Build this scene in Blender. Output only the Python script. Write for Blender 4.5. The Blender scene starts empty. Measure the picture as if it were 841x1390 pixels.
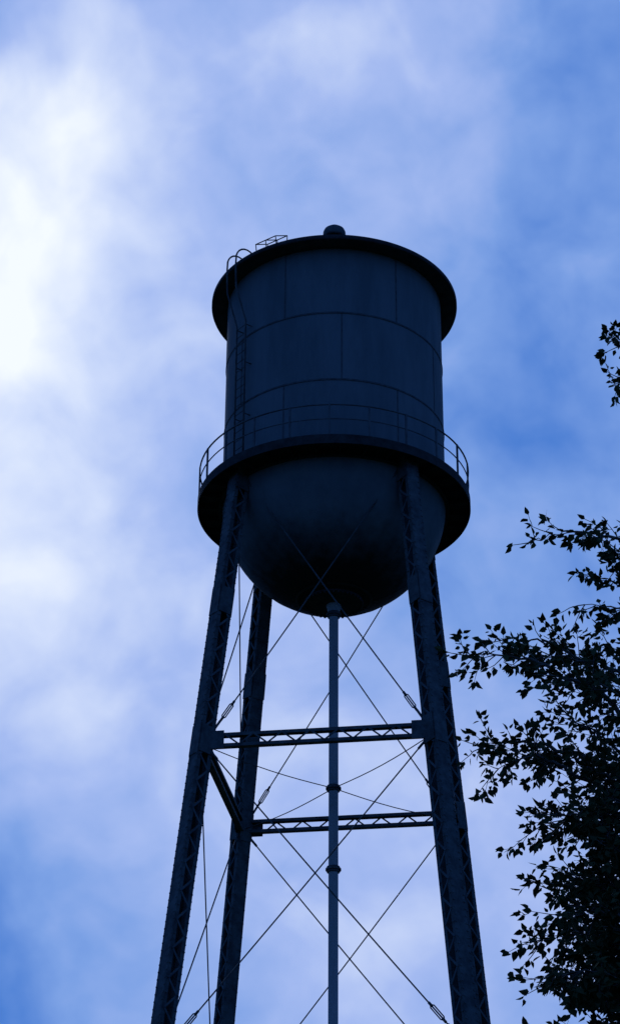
import bpy, math, random
import numpy as np
from mathutils import Vector, Matrix
random.seed(7); rng=np.random.default_rng(11)
CZ=1.6
R=3.7; HB=37.034+CZ; HE=44.856+CZ; RE=4.2547; RB=4.4979; PHI=-0.1349; BAT=0.1150; ZS=27.187+CZ; RT=3.79
D=64.918
scene=bpy.context.scene
scene.view_settings.view_transform='Standard'; scene.view_settings.look='None'; scene.view_settings.exposure=0

# ---------------- helpers ----------------
class Acc:
    def __init__(s): s.v=[]; s.f=[]; s.sm=[]
    def add(s,vs,fs,smooth=False):
        o=len(s.v); s.v+= [tuple(v) for v in vs]; s.f+=[tuple(i+o for i in f) for f in fs]; s.sm+=[smooth]*len(fs)
    def obj(s,name,mat,parent=None):
        me=bpy.data.meshes.new(name); me.from_pydata(s.v,[],s.f)
        me.polygons.foreach_set('use_smooth',s.sm); me.materials.append(mat); me.update()
        ob=bpy.data.objects.new(name,me); scene.collection.objects.link(ob)
        if parent: ob.parent=parent
        return ob
    def beam(s,p0,p1,w,h,up):
        p0=Vector(p0);p1=Vector(p1);d=(p1-p0).normalized();u=Vector(up);u=(u-d*u.dot(d)).normalized();t=d.cross(u)
        vs=[p+t*a*w/2+u*b*h/2 for p in(p0,p1) for a,b in((-1,-1),(1,-1),(1,1),(-1,1))]
        s.add(vs,[(0,1,2,3),(7,6,5,4),(0,4,5,1),(1,5,6,2),(2,6,7,3),(3,7,4,0)])
    def tube(s,pts,r,n=8,closed=False):
        pts=[Vector(p) for p in pts]; m=len(pts); vs=[];fs=[]
        rr=r if hasattr(r,'__len__') else [r]*m
        prev=None
        for i,p in enumerate(pts):
            if closed: d=pts[(i+1)%m]-pts[i-1]
            else: d=pts[min(i+1,m-1)]-pts[max(i-1,0)]
            d.normalize()
            if prev is None:
                u=Vector((0,0,1)) if abs(d.z)<.9 else Vector((1,0,0))
            else: u=prev
            u=(u-d*u.dot(d)).normalized(); prev=u; t=d.cross(u)
            for k in range(n):
                a=2*math.pi*k/n; vs.append(p+(u*math.cos(a)+t*math.sin(a))*rr[i])
        for i in range(m if closed else m-1):
            j=(i+1)%m
            for k in range(n):
                k2=(k+1)%n; fs.append((i*n+k,i*n+k2,j*n+k2,j*n+k))
        if not closed: fs.append(tuple(range(n-1,-1,-1))); fs.append(tuple((m-1)*n+k for k in range(n)))
        s.add(vs,fs,True)
    def lathe(s,prof,n=128,smooth=True,c=(0,0)):
        vs=[];fs=[];m=len(prof)
        for (r,z) in prof:
            for k in range(n):
                a=2*math.pi*k/n; vs.append((c[0]+r*math.cos(a),c[1]+r*math.sin(a),z))
        for i in range(m-1):
            for k in range(n):
                k2=(k+1)%n; fs.append((i*n+k,i*n+k2,(i+1)*n+k2,(i+1)*n+k))
        s.add(vs,fs,smooth)
    def box(s,c,ax,sz):
        c=Vector(c); vs=[c+sum((ax[i]*(q[i]*sz[i]/2) for i in range(3)),Vector()) for q in
          [(-1,-1,-1),(1,-1,-1),(1,1,-1),(-1,1,-1),(-1,-1,1),(1,-1,1),(1,1,1),(-1,1,1)]]
        s.add(vs,[(3,2,1,0),(4,5,6,7),(0,1,5,4),(1,2,6,5),(2,3,7,6),(3,0,4,7)])
def empty(name,loc=(0,0,0)):
    e=bpy.data.objects.new(name,None); scene.collection.objects.link(e); return e
def P(a,r,z): return Vector((r*math.cos(a),r*math.sin(a),z))

# ---------------- materials ----------------
def mat(name,c1,c2,scale=2,rough=.6,metal=0,spec=.3,streak=False,bump=0.0,bscale=20,stains=None,lo=.35,hi=.65):
    m=bpy.data.materials.new(name); m.use_nodes=True; nt=m.node_tree; N=nt.nodes; L=nt.links
    b=N['Principled BSDF']; b.inputs['Roughness'].default_value=rough; b.inputs['Metallic'].default_value=metal
    b.inputs['Specular IOR Level'].default_value=spec
    tc=N.new('ShaderNodeTexCoord'); mp=N.new('ShaderNodeMapping'); L.new(tc.outputs['Object'],mp.inputs[0])
    if streak: mp.inputs['Scale'].default_value=(1,1,.2)
    n=N.new('ShaderNodeTexNoise'); n.inputs['Scale'].default_value=scale; n.inputs['Detail'].default_value=6; n.inputs['Roughness'].default_value=.65
    L.new(mp.outputs[0],n.inputs[0])
    r=N.new('ShaderNodeValToRGB'); r.color_ramp.elements[0].position=lo; r.color_ramp.elements[1].position=hi
    r.color_ramp.elements[0].color=(*c1,1); r.color_ramp.elements[1].color=(*c2,1)
    L.new(n.outputs[0],r.inputs[0]); col=r.outputs[0]
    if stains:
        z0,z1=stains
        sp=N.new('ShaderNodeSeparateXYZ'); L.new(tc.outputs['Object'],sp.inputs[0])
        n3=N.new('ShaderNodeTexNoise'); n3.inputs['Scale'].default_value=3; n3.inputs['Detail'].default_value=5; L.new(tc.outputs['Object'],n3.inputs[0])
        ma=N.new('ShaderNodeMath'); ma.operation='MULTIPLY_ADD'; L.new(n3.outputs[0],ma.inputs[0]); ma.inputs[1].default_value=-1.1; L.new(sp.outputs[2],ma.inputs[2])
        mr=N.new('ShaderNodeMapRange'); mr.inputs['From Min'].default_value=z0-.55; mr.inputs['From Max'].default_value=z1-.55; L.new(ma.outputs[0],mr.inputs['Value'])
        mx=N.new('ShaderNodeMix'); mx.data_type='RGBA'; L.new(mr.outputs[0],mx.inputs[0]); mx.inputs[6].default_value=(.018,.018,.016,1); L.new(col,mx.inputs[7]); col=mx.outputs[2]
    L.new(col,b.inputs['Base Color'])
    if bump:
        n2=N.new('ShaderNodeTexNoise'); n2.inputs['Scale'].default_value=bscale; n2.inputs['Detail'].default_value=4
        L.new(tc.outputs['Object'],n2.inputs[0]); bp=N.new('ShaderNodeBump'); bp.inputs['Strength'].default_value=bump; bp.inputs['Distance'].default_value=.05
        L.new(n2.outputs[0],bp.inputs['Height']); L.new(bp.outputs[0],b.inputs['Normal'])
    return m
M_tank=mat('tank_paint',(.085,.118,.132),(.115,.15,.165),1.3,.85,spec=.08,streak=True,bump=.3,bscale=1.5,lo=.38,hi=.62)
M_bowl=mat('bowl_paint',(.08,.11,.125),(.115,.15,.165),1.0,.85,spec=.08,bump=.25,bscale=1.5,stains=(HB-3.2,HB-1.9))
M_seam=mat('seam_grime',(.04,.055,.06),(.08,.10,.11),5,.85,spec=.1)
M_steel=mat('weathered_steel',(.03,.042,.047),(.08,.10,.105),3,.75,spec=.15,bump=.3,bscale=12)
M_rail=mat('railing_paint',(.045,.06,.07),(.09,.115,.125),3,.75,spec=.15)
M_dark=mat('dark_steel',(.014,.017,.018),(.035,.04,.042),3,.85,spec=.15)  # near-black steel tone for bowl flange, roof and balcony floor
M_pipe=mat('riser_paint',(.24,.29,.33),(.34,.38,.42),2,.5,streak=True)
M_conc=mat('concrete',(.22,.21,.2),(.34,.33,.31),3,.9)
M_grass=mat('grass',(.03,.05,.018),(.07,.09,.035),.6,.95,bump=.6,bscale=4)
M_leaf=mat('leaf',(.04,.05,.025),(.05,.07,.03),4,.85,spec=.04)
M_bark=mat('bark',(.05,.045,.04),(.13,.12,.11),9,.9,bump=.6,bscale=25)

# ---------------- water tower ----------------
tower=empty('water_tower')
a=Acc(); a.lathe([(R,HB-.02),(R,HB+3),(R,HB+6),(R,HE+.02)],160)
a.obj('tank_shell',M_tank,tower)
a=Acc(); prof=[]
for i in range(33):
    s=math.pi/2*i/32; prof.append((max(R*math.cos(s),.02),HB-.02-3.70*math.sin(s)))
a.lathe(prof[::-1],160); a.obj('tank_bowl',M_bowl,tower)
a=Acc()
H=HE-HB
for k in (1,2):
    z=HB+H*k/3; a.lathe([(R-.005,z-.035),(R+.02,z-.03),(R+.02,z+.03),(R-.005,z+.035)],160,False)
for j in range(3):
    for i in range(6):
        an=2*math.pi*(i+.5*j)/6-.98; z0=HB+H*j/3+.05; z1=HB+H*(j+1)/3-.05
        a.beam(P(an,R+.002,z0),P(an,R+.002,z1),.04,.018,P(an,1,0))
a.obj('plate_seams',M_seam,tower)
a=Acc()
for i in range(8):
    an=2*math.pi*i/8+.1
    for j in range(3,26):
        s0=math.pi/2*j/32;s1=math.pi/2*(j+1)/32
        p0=P(an,R*math.cos(s0),HB-.02-3.70*math.sin(s0));p1=P(an,R*math.cos(s1),HB-.02-3.70*math.sin(s1))
        a.beam(p0,p1,.045,.012,(p0-Vector((0,0,HB))))
a.obj('bowl_seams',M_bowl,tower)
a=Acc()
zb=HB-3.72
s0=math.radians(71)
a.lathe([((R+.025)*math.cos(s),HB-.02-3.725*math.sin(s)) for s in (s0-.012,s0+.012)],128)
a.lathe([(.02,zb-.02),(.95,zb+.06),(.95,zb+.16)],64,False)
for i in range(40):
    an=2*math.pi*i/40; a.box(P(an,.93,zb+.04),(P(an,1,0),P(an+math.pi/2,1,0),Vector((0,0,1))),(.06,.06,.09))
a.obj('bowl_flange',M_dark,tower)
# roof
SL=.66
a=Acc(); a.lathe([(R-.03,HE-.02),(RE,HE-.02),(RE+.015,HE+.02),(RE+.015,HE+.14),(RE-.02,HE+.17),(3,HE+.17+SL*1.25),(1.6,HE+.17+SL*2.65),(.32,HE+.17+SL*3.93)],160)
a.obj('roof',M_dark,tower)
a=Acc(); zc=HE+2.72
a.lathe([(.30,zc-.1),(.30,zc+.42),(.39,zc+.38),(.41,zc+.46),(.40,zc+.66),(.36,zc+.76),(.24,zc+.86),(.01,zc+.90)],40)
a.obj('roof_vent',M_steel,tower)
# balcony
a=Acc(); a.lathe([(R-.02,HB-.06),(RB-.02,HB-.06),(RB-.02,HB-.30),(RB+.02,HB-.30),(RB+.02,HB+.03),(RB-.05,HB+.05),(R-.02,HB+.0)],160,False)
a.lathe([(R+.005,HB-.32),(R+.12,HB-.32),(R+.12,HB-.29),(R+.02,HB-.29),(R+.02,HB-.06)],160,False)
for i in range(32):
    an=2*math.pi*i/32+.05
    a.beam(P(an,R,HB-.16),P(an,RB-.02,HB-.16),.03,.2,(0,0,1))
a.obj('balcony_floor',M_dark,tower)
a=Acc(); n=22
for zz,r in ((1.15,.028),(.62,.02)):
    a.tube([P(2*math.pi*i/96,RB-.02,HB+zz) for i in range(96)],r,6,True)
for i in range(n):
    an=2*math.pi*i/n+.11
    a.beam(P(an,RB-.02,HB),P(an,RB-.02,HB+1.17),.055,.055,P(an,1,0))
a.obj('balcony_railing',M_rail,tower)

# legs
a=Acc(); la=Acc(); riv=Acc()
W=.47; hw=W/2
def legc(k,z):
    an=PHI+math.pi/4+k*math.pi/2
    return P(an,RT+BAT*(HB-z),z)
for k in range(4):
    an=PHI+math.pi/4+k*math.pi/2
    top=legc(k,HB-.22); btm=legc(k,.35)
    d=(btm-top).normalized(); er=P(an,1,0); nn=(er-d*er.dot(d)).normalized(); tt=d.cross(nn)
    for sg in (1,-1):
        a.beam(top+nn*sg*hw,btm+nn*sg*hw,W,.025,nn)
        for s2 in (1,-1):
            a.beam(top+nn*sg*(hw-.064)+tt*s2*(hw-.008),btm+nn*sg*(hw-.064)+tt*s2*(hw-.008),.10,.018,tt)
    Ln=(btm-top).length
    step=.44; m=int(Ln/step)
    for i in range(m):
        q0=top+d*(i*step+.1); q1=top+d*((i+1)*step+.1)
        sg=1 if i%2 else -1
        for s2 in (1,-1):
            o=tt*s2*(hw+.008)
            la.beam(q0+o+nn*sg*(hw-.06),q1+o-nn*sg*(hw-.06),.06,.012,tt)
            for s3 in (1,-1):
              riv.box(q0+tt*s2*(hw+.02)+nn*s3*(hw-.05),(nn,tt,d),(.04,.03,.04))
        for j in range(2):
            qq=q0+d*step*j/2
            for sg2 in (1,-1):
                for s2 in (1,-1): riv.box(qq+nn*sg2*(hw+.022)+tt*s2*(hw-.04),(nn,tt,d),(.03,.04,.04))
    for z in (HB-5,ZS,ZS-9.7,ZS-18.9):
        c=legc(k,z)
        for sg in (1,-1): a.box(c+nn*sg*(hw+.028),(nn,tt,d),(.02,W-.02,1.0))
        for s2 in (1,-1): a.box(c+tt*s2*(hw+.03),(nn,tt,d),(W,.02,.9))
    c=legc(k,HB-.45)
    for s2 in (1,-1): a.box(c+tt*s2*(hw+.03),(nn,tt,d),(W,.02,.8))
a.obj('leg_channels',M_steel,tower); la.obj('leg_lacing',M_rail,tower); riv.obj('rivets',M_rail,tower)

# struts
levels=[ZS,ZS-9.75,ZS-19.1]
a=Acc()
for z in levels:
    for k in range(4):
        c0=legc(k,z); c1=legc((k+1)%4,z); d=(c1-c0).normalized(); L_=(c1-c0).length
        c0=c0+d*.27; c1=c1-d*.27; L_-=.54
        side=d.cross(Vector((0,0,1)))
        up=Vector((0,0,1)); hh=.21
        for s in (1,-1):
            a.beam(c0+up*s*hh,c1+up*s*hh,.20,.022,up)
            for s2 in (1,-1):
                a.beam(c0+up*s*(hh-.045)+side*s2*.09,c1+up*s*(hh-.045)+side*s2*.09,.018,.09,up)
        m=int(L_/.42); st=L_/m
        for i in range(m):
            sg=1 if i%2 else -1
            a.beam(c0+d*i*st+up*sg*.17+side*.105,c0+d*(i+1)*st-up*sg*.17+side*.105,.012,.05,d.cross(side)+d*.01)
        for (c,sg) in ((c0,1),(c1,-1)):
            a.box(c+d*sg*.18+side*.12,(d,side,up),(.45,.015,.58))
a.obj('struts',M_steel,tower)
# diagonal rods
a=Acc()
zl=[HB-.45]+levels+[.9]
def rodx(p0,p1,r=.022,tb=.12):
    pts=[p0+(p1-p0)*(i/12)-Vector((0,0,.045*math.sin(math.pi*i/12))) for i in range(13)]
    a.tube(pts,r,6)
    d=(p1-p0); dn=d.normalized()
    q=p0+d*tb-Vector((0,0,.045*math.sin(math.pi*tb))); s=dn.cross(Vector((0,0,1))).normalized(); u=dn.cross(s)
    pts=[q-dn*.3,q-dn*.22+u*.06,q+dn*.22+u*.06,q+dn*.3]; a.tube(pts,.02,5)
    pts=[q-dn*.3,q-dn*.22-u*.06,q+dn*.22-u*.06,q+dn*.3]; a.tube(pts,.02,5)
    for e in (q-dn*.3,q+dn*.3): a.tube([e-dn*.08,e+dn*.08],.04,6)
    a.tube([p0,p0+dn*.35],.04,6); a.tube([p1-dn*.35,p1],.04,6)
for i in range(len(zl)-1):
    for k in range(4):
        zt=zl[i]-(.35 if i else 0); zb_=zl[i+1]+.4
        for (p,q) in ((k,(k+1)%4),((k+1)%4,k)):
            t=legc(p,zt); b=legc(q,zb_)
            h=(b-t); h.z=0; h.normalize()
            sd=h.cross(Vector((0,0,1)))*( .03 if p==k else -.03)
            rodx(b-h*.3+sd,t+h*.3+sd,tb=.07)
for z in levels:
    for k in range(4):
        c=legc(k,z-.1); cc=Vector((0,0,z-.25)); dn=(c-cc).normalized()
        p0=cc+dn*.2; p1=c-dn*.27
        a.tube([p0+(p1-p0)*(i/8)-Vector((0,0,.10*math.sin(math.pi*i/8))) for i in range(9)],.017,6)
a.obj('bracing_rods',M_steel,tower)
# riser pipe
a=Acc()
a.lathe([(.15,.2),(.15,zb-.25),(.19,zb-.22),(.24,zb-.05),(.24,zb+.05)],28)
a.obj('riser_pipe',M_pipe,tower)
a=Acc()
for z in (levels[0]-.25,levels[0]-2.9,levels[1]-.25,levels[1]-2.9,levels[2]-.25,zb-.35):
    a.lathe([(.14,z-.1),(.20,z-.09),(.20,z-.03),(.24,z-.03),(.24,z+.03),(.20,z+.03),(.20,z+.09),(.14,z+.1)],24,False)
a.obj('riser_collars',M_steel,tower)
# ladder on tank and over the eave
a=Acc()
al=math.radians(-90-52)
et=P(al+math.pi/2,1,0)
path=[P(al,R+.22,HB+.1),P(al,R+.24,HE-2.2),P(al,RE+.12,HE-1.0),P(al,RE+.16,HE-.1)]
for i in range(1,9):
    t=math.pi/2*1.35*i/8; path.append(P(al,RE+.16-.45+.45*math.cos(t),HE+.15+.55*math.sin(t)))
path.append(P(al,RE-.75,HE+.17+.42))
for s in (1,-1): a.tube([p+et*s*.25 for p in path],.03,6)
z=HB+.4
while z<HE-2.2:
    a.tube([P(al,R+.23,z)-et*.25,P(al,R+.23,z)+et*.25],.012,5); z+=.34
for z in (HB+2,HB+4,HB+5.5):
    for s in (1,-1): a.tube([P(al,R-.02,z)+et*s*.25,P(al,R+.23,z)+et*s*.25],.02,5)
def roofz(r): return HE+.17+(RE-r)*SL
for s in (1,-1): a.tube([P(al,RE-.3,roofz(RE-.3)+.05)+et*s*.2,P(al,.6,roofz(.6)+.05)+et*s*.2],.02,5)
for i in range(10):
    r=RE-.5-i*.35; a.tube([P(al,r,roofz(r)+.05)-et*.2,P(al,r,roofz(r)+.05)+et*.2],.012,5)
hb_=math.radians(-90-36)
eh=P(hb_+math.pi/2,1,0)
ht=.30
for s in (-.42,.0,.42):
    a.tube([P(hb_,RE-.35,roofz(RE-.35))+eh*s,P(hb_,RE-.3,roofz(RE-.35)+ht)+eh*s,P(hb_,RE-.95,roofz(RE-.95)+ht)+eh*s,P(hb_,RE-.95,roofz(RE-.95))+eh*s],.02,5)
for rr in (.3,.95): a.tube([P(hb_,RE-rr,roofz(RE-max(rr,.35))+ht)-eh*.42,P(hb_,RE-rr,roofz(RE-max(rr,.35))+ht)+eh*.42],.02,5)
a.obj('ladder',M_steel,tower)
# footings
a=Acc(); AX=(Vector((1,0,0)),Vector((0,1,0)),Vector((0,0,1)))
for k in range(4):
    c=legc(k,.2); a.box(c,AX,(2,2,.5)); a.box(c+Vector((0,0,.33)),AX,(1.2,1.2,.16))
a.box((0,0,.15),AX,(1.8,1.8,.4))
a.obj('footings',M_conc,tower)

# ---------------- ground ----------------
a=Acc(); n=40
xs=np.sign(np.linspace(-1,1,n))*np.abs(np.linspace(-1,1,n))**2.5*3000
vs=[(x,y,0 if math.hypot(x,y)<120 else 1.5*math.sin(x*.01)*math.cos(y*.013)-1.5) for y in xs for x in xs]
fs=[(j*n+i,j*n+i+1,(j+1)*n+i+1,(j+1)*n+i) for j in range(n-1) for i in range(n-1)]
a.add(vs,fs,True); a.obj('ground',M_grass)

# ---------------- birch tree ----------------
tree=empty('birch_tree')
TX,TY=3.05,-D+14.3
wood=Acc()
leafV=[];leafF=[]
def leaf(p,d,n,L,Wd):
    d=d.normalized(); n=(n-d*n.dot(d)); 
    if n.length<1e-3: n=Vector((1,0,0))
    n.normalize(); s=d.cross(n); o=len(leafV); f=random.uniform(.05,.3)*Wd; c=random.uniform(-.15,.2)*L
    for u,w,h in ((0,0,0),(.28,.5,f),(.62,.36,f),(1,0,c),(.62,-.36,f),(.28,-.5,f)):
        leafV.append(p+d*u*L+s*w*Wd+n*h+ (n*c*u*u))
    for q in ((0,1,2,3),(0,3,4,5)): leafF.append(tuple(o+i for i in q))
def rv(s=1): return Vector((random.gauss(0,s),random.gauss(0,s),random.gauss(0,s)))
LS=.94
def twig(p,d,L,r=.005,dens=1.0,sub=True):
    pts=[p]; n=max(3,int(L/.055)); dd=d.normalized(); cur=p
    for i in range(n):
        dd=(dd+rv(.13)+Vector((0,0,-.03))).normalized(); cur=cur+dd*(L/n); pts.append(cur)
        if random.random()<.97*dens:
            for q in range(1 if random.random()<.45 else 2):
                side=(dd.cross(rv())).normalized()
                ld=(dd*.5+side*.8+Vector((0,0,-.45))).normalized()
                pp=cur+ld*.02
                sz=random.uniform(.04,.085)*LS
                leaf(pp,ld,rv(),sz,sz*random.uniform(.55,.7))
        if sub and i>0 and random.random()<.38:
            twig(cur,(dd+rv(.5)).normalized(),L*random.uniform(.3,.55),r*.6,dens,False)
    leaf(cur,dd,rv(),.065,.04)
    wood.tube(pts,[max(r*(1-.7*i/len(pts)),.0018) for i in range(len(pts))],3)
def spline(pts,n=8):
    pts=[Vector(p) for p in pts]; out=[]
    e=[pts[0]*2-pts[1]]+pts+[pts[-1]*2-pts[-2]]
    for i in range(1,len(e)-2):
        for j in range(n):
            t=j/n; a0,a1,a2,a3=e[i-1],e[i],e[i+1],e[i+2]
            out.append(.5*((2*a1)+(a2-a0)*t+(2*a0-5*a1+4*a2-a3)*t*t+(3*a1-a0-3*a2+a3)*t**3))
    out.append(pts[-1]); return out
def branch(pts,r0,start=.3,gap=.09,tl=.38,dens=1.0,spread=.7):
    sp=spline(pts); m=len(sp)
    sp=[p+rv(.012)*(1 if 0<i<m-1 else 0) for i,p in enumerate(sp)]
    wood.tube(sp,[max(r0*(1-i/(m-1))**.8,.003) for i in range(m)],6)
    acc=0
    for i in range(1,m):
        seg=(sp[i]-sp[i-1]); t=i/(m-1); acc+=seg.length
        if t<start: acc=0; continue
        while acc>gap:
            acc-=gap*random.uniform(.4,1.6)
            sd=seg.normalized().cross(rv()).normalized()
            twig(sp[i],seg.normalized()*.7+sd*spread,tl*random.uniform(.4,1.2)*(1.1-.5*t),.005,dens)
    twig(sp[-1],sp[-1]-sp[-2],tl*.8,.005,dens)
def T(x,dy,z): return (x,TY+dy,z+CZ)
trunk=[(TX+.1,TY+.1,-.1),(TX+.05,TY,1.5),(TX-.02,TY+.05,4),(TX+.08,TY+.1,6.5),(TX-.02,TY,9),(TX+.1,TY-.05,11.5),(TX+.05,TY,13.6)]
sp=spline(trunk); m=len(sp); wood.tube(sp,[.17*(1-i/(m-1))**.75+.012 for i in range(m)],12)
branch([T(3.0,0,8.9),T(2.6,-.1,9.3),T(2.3,-.1,9.45),T(2.12,-.15,9.48)],.025,.5,.07,.24,.95)
branch([T(3.0,0,8.7),T(2.6,.1,9.15),T(2.3,.1,9.32),T(2.14,.15,9.28)],.025,.5,.08,.2,.95)
branch([T(3.0,0,6.9),T(2.5,-.2,7.45),T(2.0,-.3,7.72),T(1.70,-.35,7.74),T(1.42,-.4,7.66)],.022,.3,.07,.24,.95)
branch([T(3.0,0,6.7),T(2.5,.2,7.3),T(2.2,.3,7.6),T(1.95,.35,7.75)],.022,.35,.07,.24,.95)
branch([T(3.0,0,7.0),T(2.6,-.1,7.5),T(2.3,0,7.75),T(2.1,.1,7.9)],.022,.4,.08,.24,.9)
branch([T(3.0,0,6.4),T(2.6,-.1,6.95),T(2.15,0,7.3),T(1.80,.1,7.40)],.022,.35,.055,.28,.95)
branch([T(3.0,0,6.2),T(2.5,.3,6.9),T(2.15,.4,7.15),T(1.9,.5,7.2)],.022,.3,.05,.3,.95)
branch([T(3.0,0,6.3),T(2.5,-.3,7.0),T(2.2,-.4,7.35),T(2.0,-.5,7.5)],.022,.3,.05,.3,.95)
branch([T(3.0,0,5.9),T(2.4,.1,6.5),T(1.9,.1,6.85),T(1.5,0,7.05),T(1.26,0,7.08)],.026,.35,.055,.26,.95)
branch([T(3.0,0,5.5),T(2.3,-.2,6.1),T(1.7,-.3,6.58),T(1.25,-.4,6.74),T(.92,-.4,6.74)],.028,.35,.038,.25,1)
branch([T(3.0,0,5.7),T(2.4,-.1,6.4),T(1.9,-.2,6.75),T(1.5,-.2,6.85)],.026,.3,.042,.3,1)
branch([T(3.0,0,5.3),T(2.3,.2,5.9),T(1.7,.25,6.3),T(1.3,.3,6.42),T(1.02,.3,6.36)],.028,.35,.038,.28,1)
branch([T(3.0,0,5.0),T(2.3,0,5.6),T(1.7,0,6.0),T(1.4,-.1,6.12),T(1.12,-.1,6.04)],.028,.3,.038,.3,1)
branch([T(3.0,0,5.2),T(2.4,-.4,5.9),T(2.0,-.6,6.3),T(1.6,-.6,6.45)],.026,.3,.038,.34,1)
branch([T(3.0,0,5.2),T(2.4,.4,5.9),T(2.0,.6,6.5),T(1.7,.6,6.75)],.026,.3,.038,.34,1)
for (z0,x1,z1,dy) in ((4.7,1.45,5.85,.2),(4.4,1.5,5.6,-.2),(4.2,1.6,5.42,.3),(3.9,1.5,5.2,-.1),(3.6,1.40,5.02,.2),(3.4,1.5,4.85,-.3),(3.2,1.48,4.68,.1),(3.0,1.44,4.52,-.2),(2.8,1.48,4.3,.2),(2.5,1.48,4.1,0),(2.2,1.48,3.85,.1)):
    branch([T(3.0,0,z0),T(2.6,dy,z0+(z1-z0)*.45),T(2.1,dy*1.5,z0+(z1-z0)*.8),T((x1+2.1)/2,dy*1.8,z1),T(x1,dy*2,z1-.02)],.03,.25,.034,.31,1.0)
    branch([T(3.0,0,z0),T(2.6,dy-.3,z0+.5),T(2.1,dy-.4,z1-.1),T(1.72,dy*-1.5,z1+.12)],.028,.25,.036,.36,1.0)
    branch([T(3.0,0,z0+.1),T(2.6,.4-dy,z0+.6),T(2.2,.6-dy,z1),T(1.95,.7-dy,z1+.2)],.028,.25,.05,.36,1.0)
# rest of the crown
for i in range(50):
    z0=random.uniform(2.4,11.2); an=random.uniform(-2.0,2.0)
    ln=1.9*(1-(max(z0-5,0)/9)**1.5)*random.uniform(.7,1.1)
    b=Vector((TX,TY,z0)); o=Vector((math.cos(an),math.sin(an),0))
    branch([b,b+o*ln*.4+Vector((0,0,.4)),b+o*ln*.8+Vector((0,0,.9))+rv(.08),b+o*ln+Vector((0,0,1.0))],.03,.3,.12,.4,.9)
wood.obj('trunk_and_branches',M_bark,tree)
me=bpy.data.meshes.new('foliage'); me.from_pydata(leafV,[],leafF); me.materials.append(M_leaf)
fo=bpy.data.objects.new('foliage',me); scene.collection.objects.link(fo); fo.parent=tree
print('LEAVES',len(leafF)//2)

# ---------------- world: thin blue dusk sky behind drifting cloud ----------------
w=bpy.data.worlds.new('World'); scene.world=w; w.use_nodes=True; nt=w.node_tree; N=nt.nodes; L=nt.links; N.clear()
w.cycles.sampling_method='MANUAL'; w.cycles.sample_map_resolution=256
out=N.new('ShaderNodeOutputWorld')
def node(t,**k):
    n=N.new(t)
    for a_,b_ in k.items(): setattr(n,a_,b_)
    return n
def math_(op,a_,b_=None,c_=None,clamp=False):
    n=node('ShaderNodeMath',operation=op); n.use_clamp=clamp
    for i,v in enumerate((a_,b_,c_)):
        if v is None: continue
        if isinstance(v,(int,float)): n.inputs[i].default_value=v
        else: L.new(v,n.inputs[i])
    return n.outputs[0]
tc=node('ShaderNodeTexCoord'); sx=node('ShaderNodeSeparateXYZ'); L.new(tc.outputs['Generated'],sx.inputs[0])
az=math_('MULTIPLY',math_('ARCTAN2',sx.outputs[0],sx.outputs[1]),57.2958)
el=math_('MULTIPLY',math_('ARCSINE',sx.outputs[2]),57.2958)
cb=node('ShaderNodeCombineXYZ'); L.new(az,cb.inputs[0]); L.new(el,cb.inputs[1])
def noise(vec,scale,detail=6,rough=.55,dist=0,sc=(1,1,1),rot=0,color=False,off=0):
    mp=node('ShaderNodeMapping'); mp.inputs['Scale'].default_value=sc; mp.inputs['Rotation'].default_value=(0,0,rot); mp.inputs['Location'].default_value=(off,off*.7,off*.3)
    L.new(vec,mp.inputs[0]); n=node('ShaderNodeTexNoise'); n.noise_dimensions='2D'; n.inputs['Scale'].default_value=scale; n.inputs['Detail'].default_value=detail
    n.inputs['Roughness'].default_value=rough; n.inputs['Distortion'].default_value=dist; L.new(mp.outputs[0],n.inputs[0])
    return n.outputs['Color' if color else 'Fac']
wc=noise(cb.outputs[0],.22,1.2,.4,0,color=True,off=5)
sub=node('ShaderNodeVectorMath',operation='SUBTRACT'); L.new(wc,sub.inputs[0]); sub.inputs[1].default_value=(.5,.5,.5)
mul=node('ShaderNodeVectorMath',operation='MULTIPLY'); L.new(sub.outputs[0],mul.inputs[0]); mul.inputs[1].default_value=(3.5,3.5,0)
add=node('ShaderNodeVectorMath',operation='ADD'); L.new(cb.outputs[0],add.inputs[0]); L.new(mul.outputs[0],add.inputs[1])
V=add.outputs[0]
sv=node('ShaderNodeSeparateXYZ'); L.new(V,sv.inputs[0])
azn=math_('MULTIPLY_ADD',sv.outputs[0],1/24,.5)   # -12..12 deg -> 0..1
AZ=[-11,-8,-5,-2,1,4,7,10]
rows=[(43,(.38,.50,.48,.56,.66,.46,.38,.34)),(41,(.54,.72,.66,.62,.76,.48,.38,.34)),(39,(.84,.88,.74,.56,.52,.46,.38,.36)),
 (36.5,(1.05,.92,.64,.52,.47,.43,.39,.39)),(33.5,(1.12,.86,.62,.5,.42,.35,.32,.35)),(31,(.96,.76,.60,.52,.42,.32,.30,.32)),
 (28,(.84,.80,.66,.55,.45,.37,.35,.35)),(25,(.72,.74,.64,.58,.53,.50,.45,.42)),(22,(.50,.56,.58,.64,.62,.62,.54,.48)),
 (19,(.18,.34,.48,.60,.64,.62,.54,.5)),(16,(.14,.27,.42,.5,.55,.55,.5,.5))]
cur=None; pe=None
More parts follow.
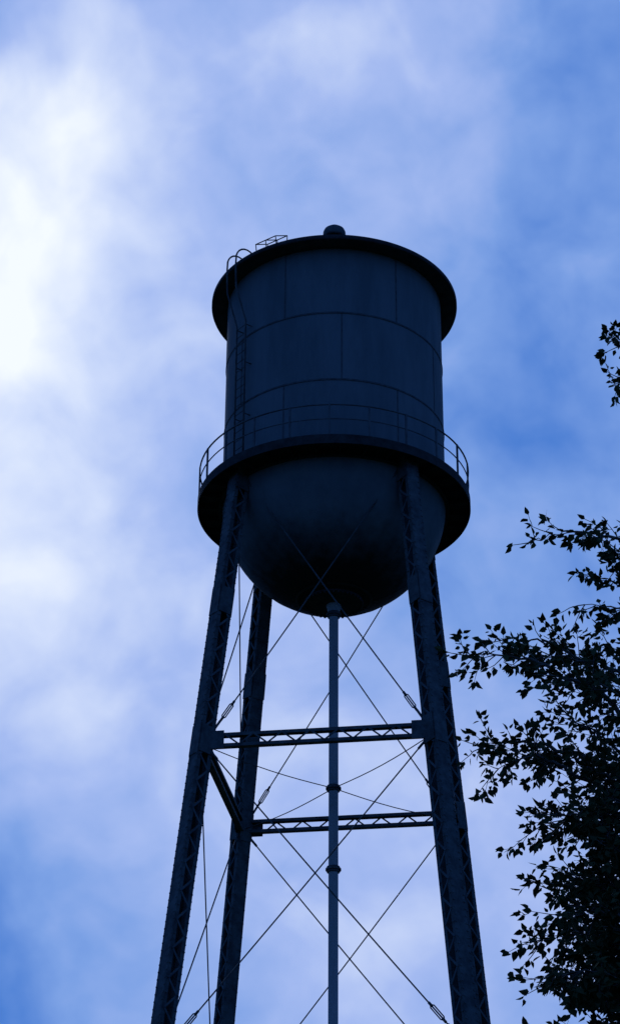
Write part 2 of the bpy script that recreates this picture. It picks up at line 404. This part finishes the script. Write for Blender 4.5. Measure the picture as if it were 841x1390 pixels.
for e_,vals in rows[::-1]:
    r_=node('ShaderNodeValToRGB'); c_=r_.color_ramp; c_.interpolation='B_SPLINE'
    for i,(A_,v) in enumerate(zip(AZ,vals)):
        pos=(A_+12)/24
        if i<2: k_=c_.elements[i]; 
        else: k_=c_.elements.new(pos)
        k_.position=pos; k_.color=(v,v,v,1)
    L.new(azn,r_.inputs[0])
    if cur is None: cur=r_.outputs[0]
    else:
        mr=node('ShaderNodeMapRange'); mr.interpolation_type='SMOOTHSTEP'; mr.inputs['From Min'].default_value=pe; mr.inputs['From Max'].default_value=e_
        L.new(sv.outputs[1],mr.inputs['Value'])
        m_=node('ShaderNodeMix'); m_.data_type='FLOAT'; L.new(mr.outputs[0],m_.inputs[0]); L.new(cur,m_.inputs[2]); L.new(r_.outputs[0],m_.inputs[3]); cur=m_.outputs[0]
    pe=e_
dc=node('ShaderNodeVectorMath',operation='DOT_PRODUCT'); L.new(tc.outputs['Generated'],dc.inputs[0])
dc.inputs[1].default_value=(-.02,math.cos(math.radians(30)),math.sin(math.radians(30)))
mk=node('ShaderNodeMapRange'); mk.interpolation_type='SMOOTHSTEP'; mk.inputs['From Min'].default_value=.70; mk.inputs['From Max'].default_value=.955
L.new(dc.outputs['Value'],mk.inputs['Value'])
bm=node('ShaderNodeMix'); bm.data_type='FLOAT'; L.new(mk.outputs[0],bm.inputs[0]); bm.inputs[2].default_value=.12; L.new(cur,bm.inputs[3])
n1=noise(V,.24,4,.47,0,(1,1.3,1),math.radians(-35),off=1)
n2=noise(cb.outputs[0],.95,3,.45,0,(1,1.2,1),math.radians(-30),off=9)
d1=math_('MULTIPLY',math_('SUBTRACT',n1,.5),.42)
d2=math_('MULTIPLY',math_('SUBTRACT',n2,.5),.10)
val=math_('ADD',math_('ADD',bm.outputs[0],d1),d2,clamp=True)
rp=node('ShaderNodeValToRGB'); cr=rp.color_ramp
def s2l(c): return tuple(((x/255)/12.92 if x/255<=.04045 else ((x/255+.055)/1.055)**2.4) for x in c)
st=[(0,(20,74,165)),(.2,(74,124,209)),(.4,(122,158,226)),(.6,(164,185,239)),(.8,(208,220,250)),(1,(245,250,255))]
cr.elements[0].position=0; cr.elements[0].color=(*s2l(st[0][1]),1); cr.elements[1].position=1; cr.elements[1].color=(*s2l(st[-1][1]),1)
for p,c in st[1:-1]:
    e=cr.elements.new(p); e.color=(*s2l(c),1)
L.new(val,rp.inputs[0])
bg=node('ShaderNodeBackground'); L.new(rp.outputs[0],bg.inputs[0]); bg.inputs[1].default_value=.98
sky=node('ShaderNodeTexSky'); sky.sky_type='NISHITA'; sky.sun_disc=False; sky.sun_elevation=math.radians(35); sky.sun_rotation=math.radians(-10)
mx=node('ShaderNodeMix'); mx.data_type='RGBA'; mx.blend_type='MULTIPLY'; mx.inputs[0].default_value=1
L.new(sky.outputs[0],mx.inputs[6]); mx.inputs[7].default_value=(.02,.04,.06,1)
bg2=node('ShaderNodeBackground'); L.new(mx.outputs[2],bg2.inputs[0]); bg2.inputs[1].default_value=.05
ad=node('ShaderNodeAddShader'); L.new(bg.outputs[0],ad.inputs[0]); L.new(bg2.outputs[0],ad.inputs[1]); L.new(ad.outputs[0],out.inputs[0])

# sun behind the cloud on the left
sd=bpy.data.lights.new('sun','SUN'); sd.energy=.5; sd.angle=math.radians(15); sd.color=(.75,.87,1)
so=bpy.data.objects.new('sun',sd); scene.collection.objects.link(so)
A_,E_=math.radians(-10),math.radians(35)
dirs=Vector((math.sin(A_)*math.cos(E_),math.cos(A_)*math.cos(E_),math.sin(E_)))
so.rotation_euler=dirs.to_track_quat('Z','Y').to_euler(); so.location=dirs*100

# ---------------- camera ----------------
p,y,r=.5156,-.0122,.0076
Fw=Vector((math.sin(y)*math.cos(p),math.cos(y)*math.cos(p),math.sin(p)))
a0=Vector((math.cos(y),-math.sin(y),0)); b0=a0.cross(Fw)
rt=a0*math.cos(r)+b0*math.sin(r); up=b0*math.cos(r)-a0*math.sin(r)
cd=bpy.data.cameras.new('camera'); co=bpy.data.objects.new('camera',cd); scene.collection.objects.link(co)
Mx=Matrix((rt,up,-Fw)).transposed().to_4x4(); Mx.translation=Vector((0,-D,CZ)); co.matrix_world=Mx
cd.sensor_fit='VERTICAL'; cd.sensor_height=24; cd.lens=24*3054.16/1390; cd.clip_end=10000; cd.clip_start=.1
scene.camera=co
